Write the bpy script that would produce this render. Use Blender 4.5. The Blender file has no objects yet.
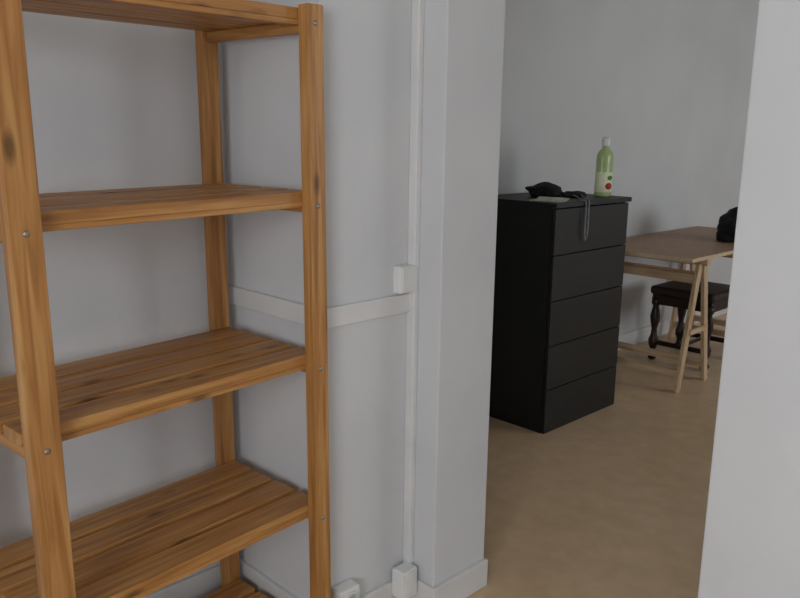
import bpy, bmesh, math, random
from mathutils import Vector, Matrix, noise
random.seed(4)
S=bpy.context.scene
S.view_settings.view_transform='Standard'
S.view_settings.look='None'
def lin(c): return tuple(((x/255)/12.92 if x/255<=.04045 else ((x/255+.055)/1.055)**2.4) for x in c)+(1,)
# ---------- materials ----------
def base(name,rough=.6,spec=.4):
    m=bpy.data.materials.new(name); m.use_nodes=True
    nt=m.node_tree; b=nt.nodes['Principled BSDF']; b.inputs['Roughness'].default_value=rough
    b.inputs['Specular IOR Level'].default_value=spec
    return m,nt,b
def noisy(name,c1,c2,scale=8,rough=.6,bump=0.0,bscale=60,spec=.4,detail=5,stretch=(1,1,1)):
    m,nt,b=base(name,rough,spec)
    tc=nt.nodes.new('ShaderNodeTexCoord'); mp=nt.nodes.new('ShaderNodeMapping'); mp.inputs['Scale'].default_value=stretch
    nt.links.new(tc.outputs['Object'],mp.inputs['Vector'])
    n=nt.nodes.new('ShaderNodeTexNoise'); n.inputs['Scale'].default_value=scale; n.inputs['Detail'].default_value=detail
    nt.links.new(mp.outputs[0],n.inputs['Vector'])
    r=nt.nodes.new('ShaderNodeValToRGB'); r.color_ramp.elements[0].position=.3; r.color_ramp.elements[1].position=.7
    r.color_ramp.elements[0].color=lin(c1); r.color_ramp.elements[1].color=lin(c2)
    nt.links.new(n.outputs['Fac'],r.inputs[0]); nt.links.new(r.outputs[0],b.inputs['Base Color'])
    if bump:
        n2=nt.nodes.new('ShaderNodeTexNoise'); n2.inputs['Scale'].default_value=bscale; n2.inputs['Detail'].default_value=4
        nt.links.new(tc.outputs['Object'],n2.inputs['Vector'])
        bp=nt.nodes.new('ShaderNodeBump'); bp.inputs['Strength'].default_value=bump; bp.inputs['Distance'].default_value=.01
        nt.links.new(n2.outputs['Fac'],bp.inputs['Height']); nt.links.new(bp.outputs[0],b.inputs['Normal'])
    return m
def wood(name,c_dark,c_mid,c_light,axis,knots=True,rough=.45):
    m,nt,b=base(name,rough,.4)
    N=nt.nodes.new; L=nt.links.new
    tc=N('ShaderNodeTexCoord'); oi=N('ShaderNodeObjectInfo')
    mul=N('ShaderNodeVectorMath'); mul.operation='SCALE'; mul.inputs[0].default_value=(13,7,9)
    L(oi.outputs['Random'],mul.inputs['Scale'])
    add=N('ShaderNodeVectorMath'); add.operation='ADD'; L(tc.outputs['Object'],add.inputs[0]); L(mul.outputs[0],add.inputs[1])
    def mapping(lo,hi):
        mp=N('ShaderNodeMapping'); s=[hi,hi,hi]; s[axis]=lo; mp.inputs['Scale'].default_value=s; L(add.outputs[0],mp.inputs['Vector']); return mp
    mp=mapping(2.5,45)
    n=N('ShaderNodeTexNoise'); n.inputs['Scale'].default_value=1.3; n.inputs['Detail'].default_value=6; n.inputs['Distortion'].default_value=.6
    L(mp.outputs[0],n.inputs['Vector'])
    r=N('ShaderNodeValToRGB'); e=r.color_ramp.elements
    e[0].position=.28; e[0].color=lin(c_dark); e[1].position=.75; e[1].color=lin(c_light)
    x=e.new(.5); x.color=lin(c_mid)
    L(n.outputs['Fac'],r.inputs[0]); col=r.outputs[0]
    if knots:
        mp2=mapping(5.5,14)
        v=N('ShaderNodeTexVoronoi'); v.inputs['Scale'].default_value=1.0
        L(mp2.outputs[0],v.inputs['Vector'])
        rr=N('ShaderNodeValToRGB'); ee=rr.color_ramp.elements
        ee[0].position=.07; ee[0].color=(.25,.25,.25,1); ee[1].position=.2; ee[1].color=(1,1,1,1)
        L(v.outputs['Distance'],rr.inputs[0])
        mx=N('ShaderNodeMixRGB'); mx.blend_type='MULTIPLY'; mx.inputs[0].default_value=.8
        L(col,mx.inputs[1]); L(rr.outputs[0],mx.inputs[2]); col=mx.outputs[0]
    L(col,b.inputs['Base Color'])
    bp=N('ShaderNodeBump'); bp.inputs['Strength'].default_value=.15; bp.inputs['Distance'].default_value=.003
    L(n.outputs['Fac'],bp.inputs['Height']); L(bp.outputs[0],b.inputs['Normal'])
    return m
M_wall=noisy('wall_paint',(205,206,209),(213,214,216),3,.75,.06,35,.2)
M_wall2=noisy('wall_paint_far_room',(200,202,204),(209,211,212),2,.42,.05,25,.45)
M_trim=noisy('trim_paint',(212,212,212),(222,221,220),6,.45,.03,40)
M_ceil=noisy('ceiling_paint',(215,215,214),(222,222,220),4,.8)
M_floor=noisy('floor_linoleum',(202,173,138),(215,187,152),14,.34,.02,120,.42,8)
M_plastic=noisy('white_plastic',(222,222,220),(228,228,226),5,.35)
M_darkhole=noisy('hole_shade',(40,40,42),(50,50,52),5,.5)  # dark colour stands in for the shade inside the socket pin holes
W=[wood('pine_stained_%s'%'xyz'[a],(144,96,48),(176,124,68),(200,154,96),a) for a in range(3)]
T=[wood('pine_pale_%s'%'xyz'[a],(176,146,112),(204,176,142),(220,196,164),a,False,.6) for a in range(3)]
M_tab=noisy('chipboard_top',(150,118,94),(174,140,114),40,.5,.02,90)
M_tabedge=noisy('chipboard_edge',(196,172,140),(214,192,160),60,.6)
M_black=wood('black_brown_veneer',(10,9,9),(13,12,11),(17,16,15),0,False,.5)
M_gap=noisy('dresser_gap',(4,4,4),(6,5,5),5,.9)
M_dkwood=wood('dark_turned_wood',(24,15,12),(38,24,18),(54,34,24),2,False,.35)
M_leather=noisy('dark_leather',(34,26,24),(48,36,32),20,.4,.1,60)
M_fabric=noisy('black_fabric',(12,12,13),(24,24,26),30,.8,.3,120)
M_strap=noisy('strap_grey',(104,108,110),(140,142,144),60,.7)
M_paper=noisy('paper',(170,176,150),(220,220,212),30,.7)
M_steel=noisy('screw_metal',(150,145,135),(180,175,165),10,.3); M_steel.node_tree.nodes['Principled BSDF'].inputs['Metallic'].default_value=.9
M_green=noisy('green_bottle_plastic',(168,190,126),(190,208,150),8,.25)
M_green.node_tree.nodes['Principled BSDF'].inputs['Transmission Weight'].default_value=.12
M_label=noisy('bottle_label',(206,214,160),(230,232,206),40,.45)
M_red=noisy('label_red',(170,40,36),(190,60,48),20,.45)
M_lgreen=noisy('label_green',(60,130,56),(90,150,70),20,.45)
# ---------- geometry helpers ----------
def group(name,loc):
    e=bpy.data.objects.new(name,None); e.location=loc; e.empty_display_size=.1; S.collection.objects.link(e); return e
def finish(name,bm,mat,loc,parent=None,smooth=False):
    me=bpy.data.meshes.new(name); bm.normal_update(); bm.to_mesh(me); bm.free()
    for m in (mat if isinstance(mat,list) else [mat]): me.materials.append(m)
    if smooth:
        for p in me.polygons: p.use_smooth=True
    o=bpy.data.objects.new(name,me); S.collection.objects.link(o)
    loc=Vector(loc)
    if parent: o.parent=parent; loc=loc-parent.location
    o.location=loc
    return o
def box(name,mn,mx,mat,parent=None,bev=0.0,seg=2):
    mn=Vector(mn);mx=Vector(mx);c=(mn+mx)/2;d=mx-mn
    bm=bmesh.new(); bmesh.ops.create_cube(bm,size=1); bmesh.ops.scale(bm,vec=d,verts=bm.verts)
    if bev: bmesh.ops.bevel(bm,geom=list(bm.edges),offset=bev,segments=seg,affect='EDGES',profile=.5)
    return finish(name,bm,mat,c,parent)
def lathe(name,prof,mat,loc,parent=None,seg=24,sx=1,sy=1,smooth=True):
    bm=bmesh.new(); rings=[]
    for r,z in prof: rings.append([bm.verts.new((r*math.cos(2*math.pi*i/seg)*sx,r*math.sin(2*math.pi*i/seg)*sy,z)) for i in range(seg)])
    for a,b in zip(rings,rings[1:]):
        for i in range(seg): bm.faces.new((a[i],a[(i+1)%seg],b[(i+1)%seg],b[i]))
    bm.faces.new(list(reversed(rings[0]))); bm.faces.new(rings[-1])
    return finish(name,bm,mat,loc,parent,smooth)
def beam(name,p,q,w,d,mat,parent,axis='Y',bev=.002):
    p=Vector(p);q=Vector(q);u=(q-p).normalized();a={'X':Vector((1,0,0)),'Y':Vector((0,1,0)),'Z':Vector((0,0,1))}[axis]
    n=u.cross(a).normalized(); a=n.cross(u)
    c=(p+q)/2; bm=bmesh.new(); bmesh.ops.create_cube(bm,size=1)
    bmesh.ops.scale(bm,vec=(w,d,(q-p).length),verts=bm.verts)
    if bev: bmesh.ops.bevel(bm,geom=list(bm.edges),offset=bev,segments=1,affect='EDGES')
    R=Matrix((n,a,u)).transposed()
    bmesh.ops.rotate(bm,matrix=R,cent=(0,0,0),verts=bm.verts)
    return finish(name,bm,mat,c,parent)
def tube(name,pts,r,mat,parent,flat=None):
    cu=bpy.data.curves.new(name,'CURVE'); cu.dimensions='3D'; cu.bevel_depth=r; cu.bevel_resolution=3
    sp=cu.splines.new('NURBS'); sp.points.add(len(pts)-1)
    for i,p in enumerate(pts): sp.points[i].co=(*(Vector(p)-parent.location),1)
    sp.use_endpoint_u=True; sp.order_u=3; cu.materials.append(mat)
    o=bpy.data.objects.new(name,cu); S.collection.objects.link(o); o.parent=parent
    return o
def lump(name,c,rad,mat,parent,seed=0,amp=.25,flatz=None):
    bm=bmesh.new(); bmesh.ops.create_icosphere(bm,subdivisions=4,radius=1)
    for v in bm.verts:
        k=1+amp*noise.noise(v.co*1.6+Vector((seed,0,0)))+amp*.4*noise.noise(v.co*4+Vector((0,seed,0)))
        v.co=Vector((v.co.x*rad[0]*k,v.co.y*rad[1]*k,v.co.z*rad[2]*k))
        if v.co.z<-rad[2]*.7: v.co.z=-rad[2]*.7
    return finish(name,bm,mat,c,parent,True)

# ---------- room shell ----------
CZ=2.5; X1,X2=1.52,1.75; YJ=1.39; YW=1.50; YA=1.92; XA=1.20; YR=.625; YF=2.55; XE=7.4
XW=-2.0; YS=-2.2; t=.12
box('floor',(XW-t,YS-t,-.1),(XE+t,YF+t,0),M_floor)
box('ceiling',(XW-t,YS-t,CZ),(XE+t,YF+t,CZ+.1),M_ceil)
box('wall_alcove_back',(XW,YA,0),(XA,YF+t,CZ),M_wall)
box('wall_projecting',(XA,YW,0),(X1,YF+t,CZ),M_wall)
box('wall_divider_left',(X1,YJ,0),(X2,YF+t,CZ),M_wall,bev=.004)
box('wall_divider_right',(X1,YS,0),(X2,YR,CZ),M_wall,bev=.004)
box('wall_divider_header',(X1,YR,2.1),(X2,YJ,CZ),M_wall)
box('wall_far_room',(X2,YF,0),(XE,YF+t,CZ),M_wall2)
def wall_with_window(name,ax,c0,c1,a0,a1,w0,w1,z0,z1,mat,fl,room_side):
    def bx(n,u0,u1,v0,v1,m=mat,cc0=c0,cc1=c1,par=None,bev=0):
        if ax=='x': return box(n,(cc0,u0,v0),(cc1,u1,v1),m,par,bev)
        return box(n,(u0,cc0,v0),(u1,cc1,v1),m,par,bev)
    mid=(c0+c1)/2
    loc=(mid,(a0+a1)/2,0) if ax=='x' else ((a0+a1)/2,mid,0)
    g=group(name,loc)
    bx('below',a0,a1,0,z0,par=g); bx('above',a0,a1,z1,CZ,par=g); bx('side_a',a0,w0,z0,z1,par=g); bx('side_b',w1,a1,z0,z1,par=g)
    wl=(mid,(w0+w1)/2,z0) if ax=='x' else ((w0+w1)/2,mid,z0)
    w=group(fl,wl); f=.05; k=.03
    bx('frame_bottom',w0,w1,z0,z0+f,M_trim,mid-k,mid+k,w); bx('frame_top',w0,w1,z1-f,z1,M_trim,mid-k,mid+k,w)
    bx('frame_l',w0,w0+f,z0+f,z1-f,M_trim,mid-k,mid+k,w); bx('frame_r',w1-f,w1,z0+f,z1-f,M_trim,mid-k,mid+k,w)
    m=(w0+w1)/2; bx('mullion',m-.03,m+.03,z0+f,z1-f,M_trim,mid-k,mid+k,w)
wall_with_window('wall_west','x',XW-t,XW,YS-t,YF+t,-1.7,-.1,.9,2.2,M_wall,'window_1',1)
box('wall_south_near',(XW,YS-t,0),(X2,YS,CZ),M_wall)
wall_with_window('wall_south_far','y',YS-t,YS,X2,XE,4.7,6.9,.9,2.2,M_wall2,'window_2',1)
box('wall_east',(XE,YS-t,0),(XE+t,YF+t,CZ),M_wall2)
# baseboards
bt=.014; bh=.09
box('baseboard_alcove',(XW,YA-bt,0),(XA-bt,YA,bh),M_trim,bev=.003)
box('baseboard_alcove_side',(XA-bt,YW-bt,0),(XA,YA,bh),M_trim,bev=.003)
box('baseboard_projecting',(XA,YW-bt,0),(X1-bt,YW,bh),M_trim,bev=.003)
box('baseboard_divider',(X1-bt,YJ-bt,0),(X1,YW,bh),M_trim,bev=.003)
box('baseboard_jamb',(X1,YJ-bt,0),(X2+.004,YJ,bh),M_trim,bev=.003)
box('baseboard_divider_right',(X1-bt,YS,0),(X1,YR-.002,bh),M_trim,bev=.003)
box('baseboard_far_room',(X2+bt,YF-bt,0),(XE,YF,bh+.01),M_trim,bev=.003)
box('trim_1',(XA-.012,YW-.012,.895),(X1,YW,.948),M_trim,bev=.003)
box('trim_2',(XA-.012,YW,.895),(XA,YA,.948),M_trim,bev=.003)
box('cable_conduit',(X1-.02,YW-.03,bh),(X1,YW,CZ),M_trim,bev=.004)  # vertical cable conduit in the wall corner
# electrical fittings
g=group('junction_box',(1.48,YW,.99))
box('body',(1.445,YW-.032,.955),(1.512,YW,1.03),M_plastic,g,.005)
box('lid',(1.451,YW-.036,.961),(1.506,YW-.032,1.024),M_plastic,g,.0015)
g=group('junction_box',(1.48,YW,.09))
box('body',(1.442,YW-.062,.05),(1.504,YW-.014,.14),M_plastic,g,.006)
box('lid',(1.449,YW-.066,.057),(1.497,YW-.062,.133),M_plastic,g,.0015)
g=group('wall_socket',(1.26,YW,.12))
box('body',(1.225,YW-.045,.095),(1.295,YW,.165),M_plastic,g,.007)
o=lathe('socket_face',[(.024,0),(.026,.004),(.02,.006),(.018,-.0)],M_plastic,(1.26,YW-.045,.13),g); o.rotation_euler=(math.pi/2,0,0)
for dx in (-.008,.008):
    o=lathe('pin_hole',[(.003,0),(.003,.003)],M_darkhole,(1.26+dx,YW-.0465,.13),g,12); o.rotation_euler=(math.pi/2,0,0)

# ---------- slatted pine shelf (stands slightly askew in the alcove) ----------
xr=1.188; xl=xr-.729; pl_,pr_,pd=.058,.048,.032; yf,yb=1.45,1.88; H=1.652
g=group('wooden_shelf_unit',(xr,yf,0))
for n,x,y,p in (('post_front_left',xl,yf,pl_),('post_front_right',xr-pr_+.001,yf,pr_),('post_back_left',xl,yb-pd,pl_),('post_back_right',xr-pr_+.001,yb-pd,pr_)):
    box(n,(x,y,0),(x+p,y+pd,H),W[2],g,.0025)
y0,y1=yf+pd+.001,yb-pd-.001
for k,z in enumerate((.035,.416,.814,1.212,1.620)):
    n=4; gap=.018; w=(y1-y0-gap*(n-1))/n; th=.025
    for i in range(n):
        a=y0+i*(w+gap)
        box('shelf%d_slat%d'%(k,i),(xl-.004+random.uniform(-.003,.003),a,z),(xr-.003+random.uniform(-.006,.0),a+w,z+th),W[0],g,.002)
    for s,x in (('l',xl+.002),('r',xr-.034)):
        box('shelf%d_cleat_%s'%(k,s),(x,y0,z-.026),(x+.03,y1,z),W[1],g,.003)
    box('shelf%d_rail_front'%k,(xl+.033,y0,z-.012),(xr-.036,y0+.02,z),W[0],g,.002)
    for x in (xl+pl_/2,xr-pr_/2):
        o=lathe('screw',[(.006,0),(.006,.001),(.004,.0025)],M_steel,(x,yf,z-.008),g,12); o.rotation_euler=(math.pi/2,0,0)
g.rotation_euler=(0,math.radians(-.65),math.radians(4.2))
g.location=(xr,yf,.006)

# ---------- dresser ----------
dx0,dx1,dy0,dy1,dh=2.925,3.555,1.998,2.478,1.085
g=group('chest_of_drawers',((dx0+dx1)/2,(dy0+dy1)/2,0))
box('side_left',(dx0,dy0+.020,0),(dx0+.02,dy1,dh-.022),M_black,g,.001)
box('side_right',(dx1-.02,dy0+.020,0),(dx1,dy1,dh-.022),M_black,g,.001)
box('back',(dx0+.02,dy1-.01,0),(dx1-.02,dy1,dh-.022),M_black,g)
box('carcass',(dx0+.02,dy0+.03,.0),(dx1-.02,dy1-.01,dh-.03),M_gap,g)
box('top',(dx0-.008,dy0-.010,dh-.022),(dx1+.008,dy1,dh),M_black,g,.002)
nd=5; zz0=.002; zz1=dh-.026; hh=(zz1-zz0)/nd
for i in range(nd):
    box('drawer_front_%d'%(i+1),(dx0+.002,dy0,zz0+i*hh+(.002 if i else 0)),(dx1-.002,dy0+.018,zz0+(i+1)*hh-.002),M_black,g,.002)
    box('drawer_box_%d'%(i+1),(dx0+.03,dy0+.018,zz0+i*hh+.02),(dx1-.03,dy0+.03,zz0+(i+1)*hh-.03),M_gap,g)

# things on the dresser
B=(3.48,2.105,dh)
g=group('detergent_bottle',B)
lathe('body',[(.038,0),(.044,.004),(.046,.012),(.046,.10),(.044,.13),(.045,.165),(.045,.195),(.040,.213),(.028,.228),(.019,.236),(.017,.247)],M_green,B,g,32,1.12,.8)
lathe('label',[(.0460,.022),(.0466,.024),(.0466,.118),(.0460,.12)],M_label,B,g,32,1.125,.81)
lathe('cap',[(.019,0),(.020,.003),(.020,.036),(.017,.042),(.010,.045)],M_plastic,(B[0],B[1],dh+.245),g,24)
o=lathe('label_red',[(.020,0),(.020,.0015)],M_red,(B[0]-.012,B[1]-.0365,dh+.052),g,20,1,.8); o.rotation_euler=(math.pi/2,0,-.22)
o=lathe('label_green',[(.018,0),(.018,.0015)],M_lgreen,(B[0]-.004,B[1]-.0372,dh+.092),g,20,1,.6); o.rotation_euler=(math.pi/2,0,-.08)
a,b=-.055,-.042
g=group('black_pouch',(3.27+a,2.30+b,dh))
lump('pouch_body',(3.27+a,2.31+b,dh+.027),(.11,.07,.038),M_fabric,g,3,.3)
lump('pouch_flap',(3.23+a,2.25+b,dh+.030),(.06,.045,.034),M_fabric,g,9,.3)
lump('pouch_side',(3.36+a,2.20+b,dh+.012),(.08,.045,.017),M_fabric,g,5,.3)
tube('strap',[(x+a,y+b,z) for x,y,z in [(3.33,2.24,dh+.02),(3.30,2.14,dh+.012),(3.205,2.07,dh+.008),(3.195,2.023,dh+.006),(3.192,2.020,dh-.05),(3.192,2.021,dh-.13),(3.202,2.024,dh-.19),(3.220,2.022,dh-.16),(3.215,2.020,dh-.06),(3.22,2.022,dh+.005),(3.26,2.07,dh+.008),(3.36,2.16,dh+.012)]],.0035,M_strap,g)
g=group('paper_leaflet',(3.01,2.09,dh))
bm=bmesh.new(); bmesh.ops.create_grid(bm,x_segments=8,y_segments=6,size=.5)
for v in bm.verts: v.co=Vector((v.co.x*.11,v.co.y*.15,.004+.01*max(0,v.co.x)**2*4))
bmesh.ops.rotate(bm,matrix=Matrix.Rotation(.2,3,'Z'),cent=(0,0,0),verts=bm.verts)
o=finish('sheet',bm,M_paper,(3.01,2.095,dh),g); o.modifiers.new('s','SOLIDIFY').thickness=.003

# ---------- trestle table ----------
g=group('trestle_table',(4.73,2.18,0))
ty0,ty1,tx0,tx1=1.83,2.53,3.95,5.50
box('top',(tx0,ty0,.732),(tx1,ty1,.752),M_tab,g,.001)
for n,a,b in (('edge_front',(tx0,ty0-.003,.732),(tx1,ty0,.752)),('edge_left',(tx0-.003,ty0,.732),(tx0,ty1,.752))): box(n,a,b,M_tabedge,g)
for j,cx in enumerate((4.16,5.25)):
    P='trestle%d_'%j
    box(P+'beam',(cx-.022,ty0+.0,.694),(cx+.022,ty1-.02,.732),T[1],g,.002)
    for s,sx in (('l',-1),('r',1)):
        for e,y in (('near',1.87),('far',2.46)):
            beam(P+'leg_%s_%s'%(s,e),(cx+sx*.03,y,.70),(cx+sx*.17,y,.0),.044,.022,T[2],g)
        z=.10; f=.03+.14*(.7-z)/.7
        box(P+'rail_low_'+s,(cx+sx*f-.012,1.86,z-.02),(cx+sx*f+.012,2.47,z+.02),T[1],g,.002)
        z=.62; f=.03+.14*(.7-z)/.7
        box(P+'rail_high_'+s,(cx+sx*f-.010,1.86,z-.025),(cx+sx*f+.010,2.47,z+.025),T[1],g,.002)
    for e,y in (('near',1.855),('far',2.475)):
        z=.33; f=.03+.14*(.7-z)/.7
        box(P+'spreader_'+e,(cx-f,y-.006,z-.015),(cx+f,y+.006,z+.015),T[0],g,.001)

# dark stool with turned legs under the table
g=group('wooden_stool',(4.68,2.12,0))
lp=[(.018,0),(.024,.01),(.030,.03),(.019,.05),(.017,.07),(.029,.10),(.032,.13),(.020,.16),(.017,.2),(.026,.24),(.031,.28),(.024,.32),(.018,.345),(.028,.36),(.028,.40)]
for i,(x,y) in enumerate(((4.50,1.95),(4.50,2.29),(4.86,1.95),(4.86,2.29))): lathe('leg_%d'%(i+1),lp,M_dkwood,(x,y,0),g,20)
box('apron',(4.48,1.93,.36),(4.88,2.31,.42),M_dkwood,g,.004)
for n,a,b in (('stretcher_l',(4.49,1.96,.10),(4.51,2.28,.13)),('stretcher_r',(4.85,1.96,.10),(4.87,2.28,.13)),('stretcher_m',(4.51,2.11,.105),(4.85,2.13,.125))): box(n,a,b,M_dkwood,g,.004)
box('seat_cushion',(4.465,1.915,.42),(4.895,2.325,.475),M_leather,g,.02,4)
# bag on the table
g=group('black_bag',(4.90,1.99,.752))
lump('bag_body',(4.90,1.99,.752+.085),(.17,.12,.12),M_fabric,g,12,.25)
tube('bag_handle',[(4.80,1.97,.92),(4.83,1.97,.99),(4.92,1.98,1.0),(4.97,1.98,.92)],.008,M_fabric,g)

# ---------- light ----------
def area(name,loc,rot,sx,sy,e,col):
    l=bpy.data.lights.new(name,'AREA'); l.shape='RECTANGLE'; l.size=sx; l.size_y=sy; l.energy=e; l.color=col
    o=bpy.data.objects.new(name,l); o.location=loc; o.rotation_euler=rot; S.collection.objects.link(o)
area('daylight_window_1',(XW-t-.05,-.9,1.55),(0,-math.pi/2,0),1.3,1.6,79,(.92,.96,1))
area('daylight_window_2',(5.8,YS-t-.05,1.55),(math.pi/2,0,0),2.2,1.3,62,(.93,.965,1))
w=bpy.data.worlds.new('World'); S.world=w; w.use_nodes=True
nt=w.node_tree; sk=nt.nodes.new('ShaderNodeTexSky'); sk.sky_type='HOSEK_WILKIE'
nt.links.new(sk.outputs[0],nt.nodes['Background'].inputs[0]); nt.nodes['Background'].inputs[1].default_value=.3
# ---------- camera ----------
yaw,pit,rol,f=math.radians(45.48),math.radians(11.97),math.radians(.82),783
c,s=math.cos(yaw),math.sin(yaw)
Fh=Vector((c,s,0));R=Vector((s,-c,0));Z=Vector((0,0,1))
F=Fh*math.cos(pit)-Z*math.sin(pit);U=Fh*math.sin(pit)+Z*math.cos(pit)
R2=R*math.cos(rol)+U*math.sin(rol);U2=-R*math.sin(rol)+U*math.cos(rol)
cd=bpy.data.cameras.new('camera'); cd.sensor_width=36; cd.lens=36*f/800; cd.clip_start=.02
co=bpy.data.objects.new('camera',cd); S.collection.objects.link(co)
m=Matrix((R2,U2,-F)).transposed().to_4x4(); m.translation=Vector((0,0,1.38)); co.matrix_world=m
S.camera=co
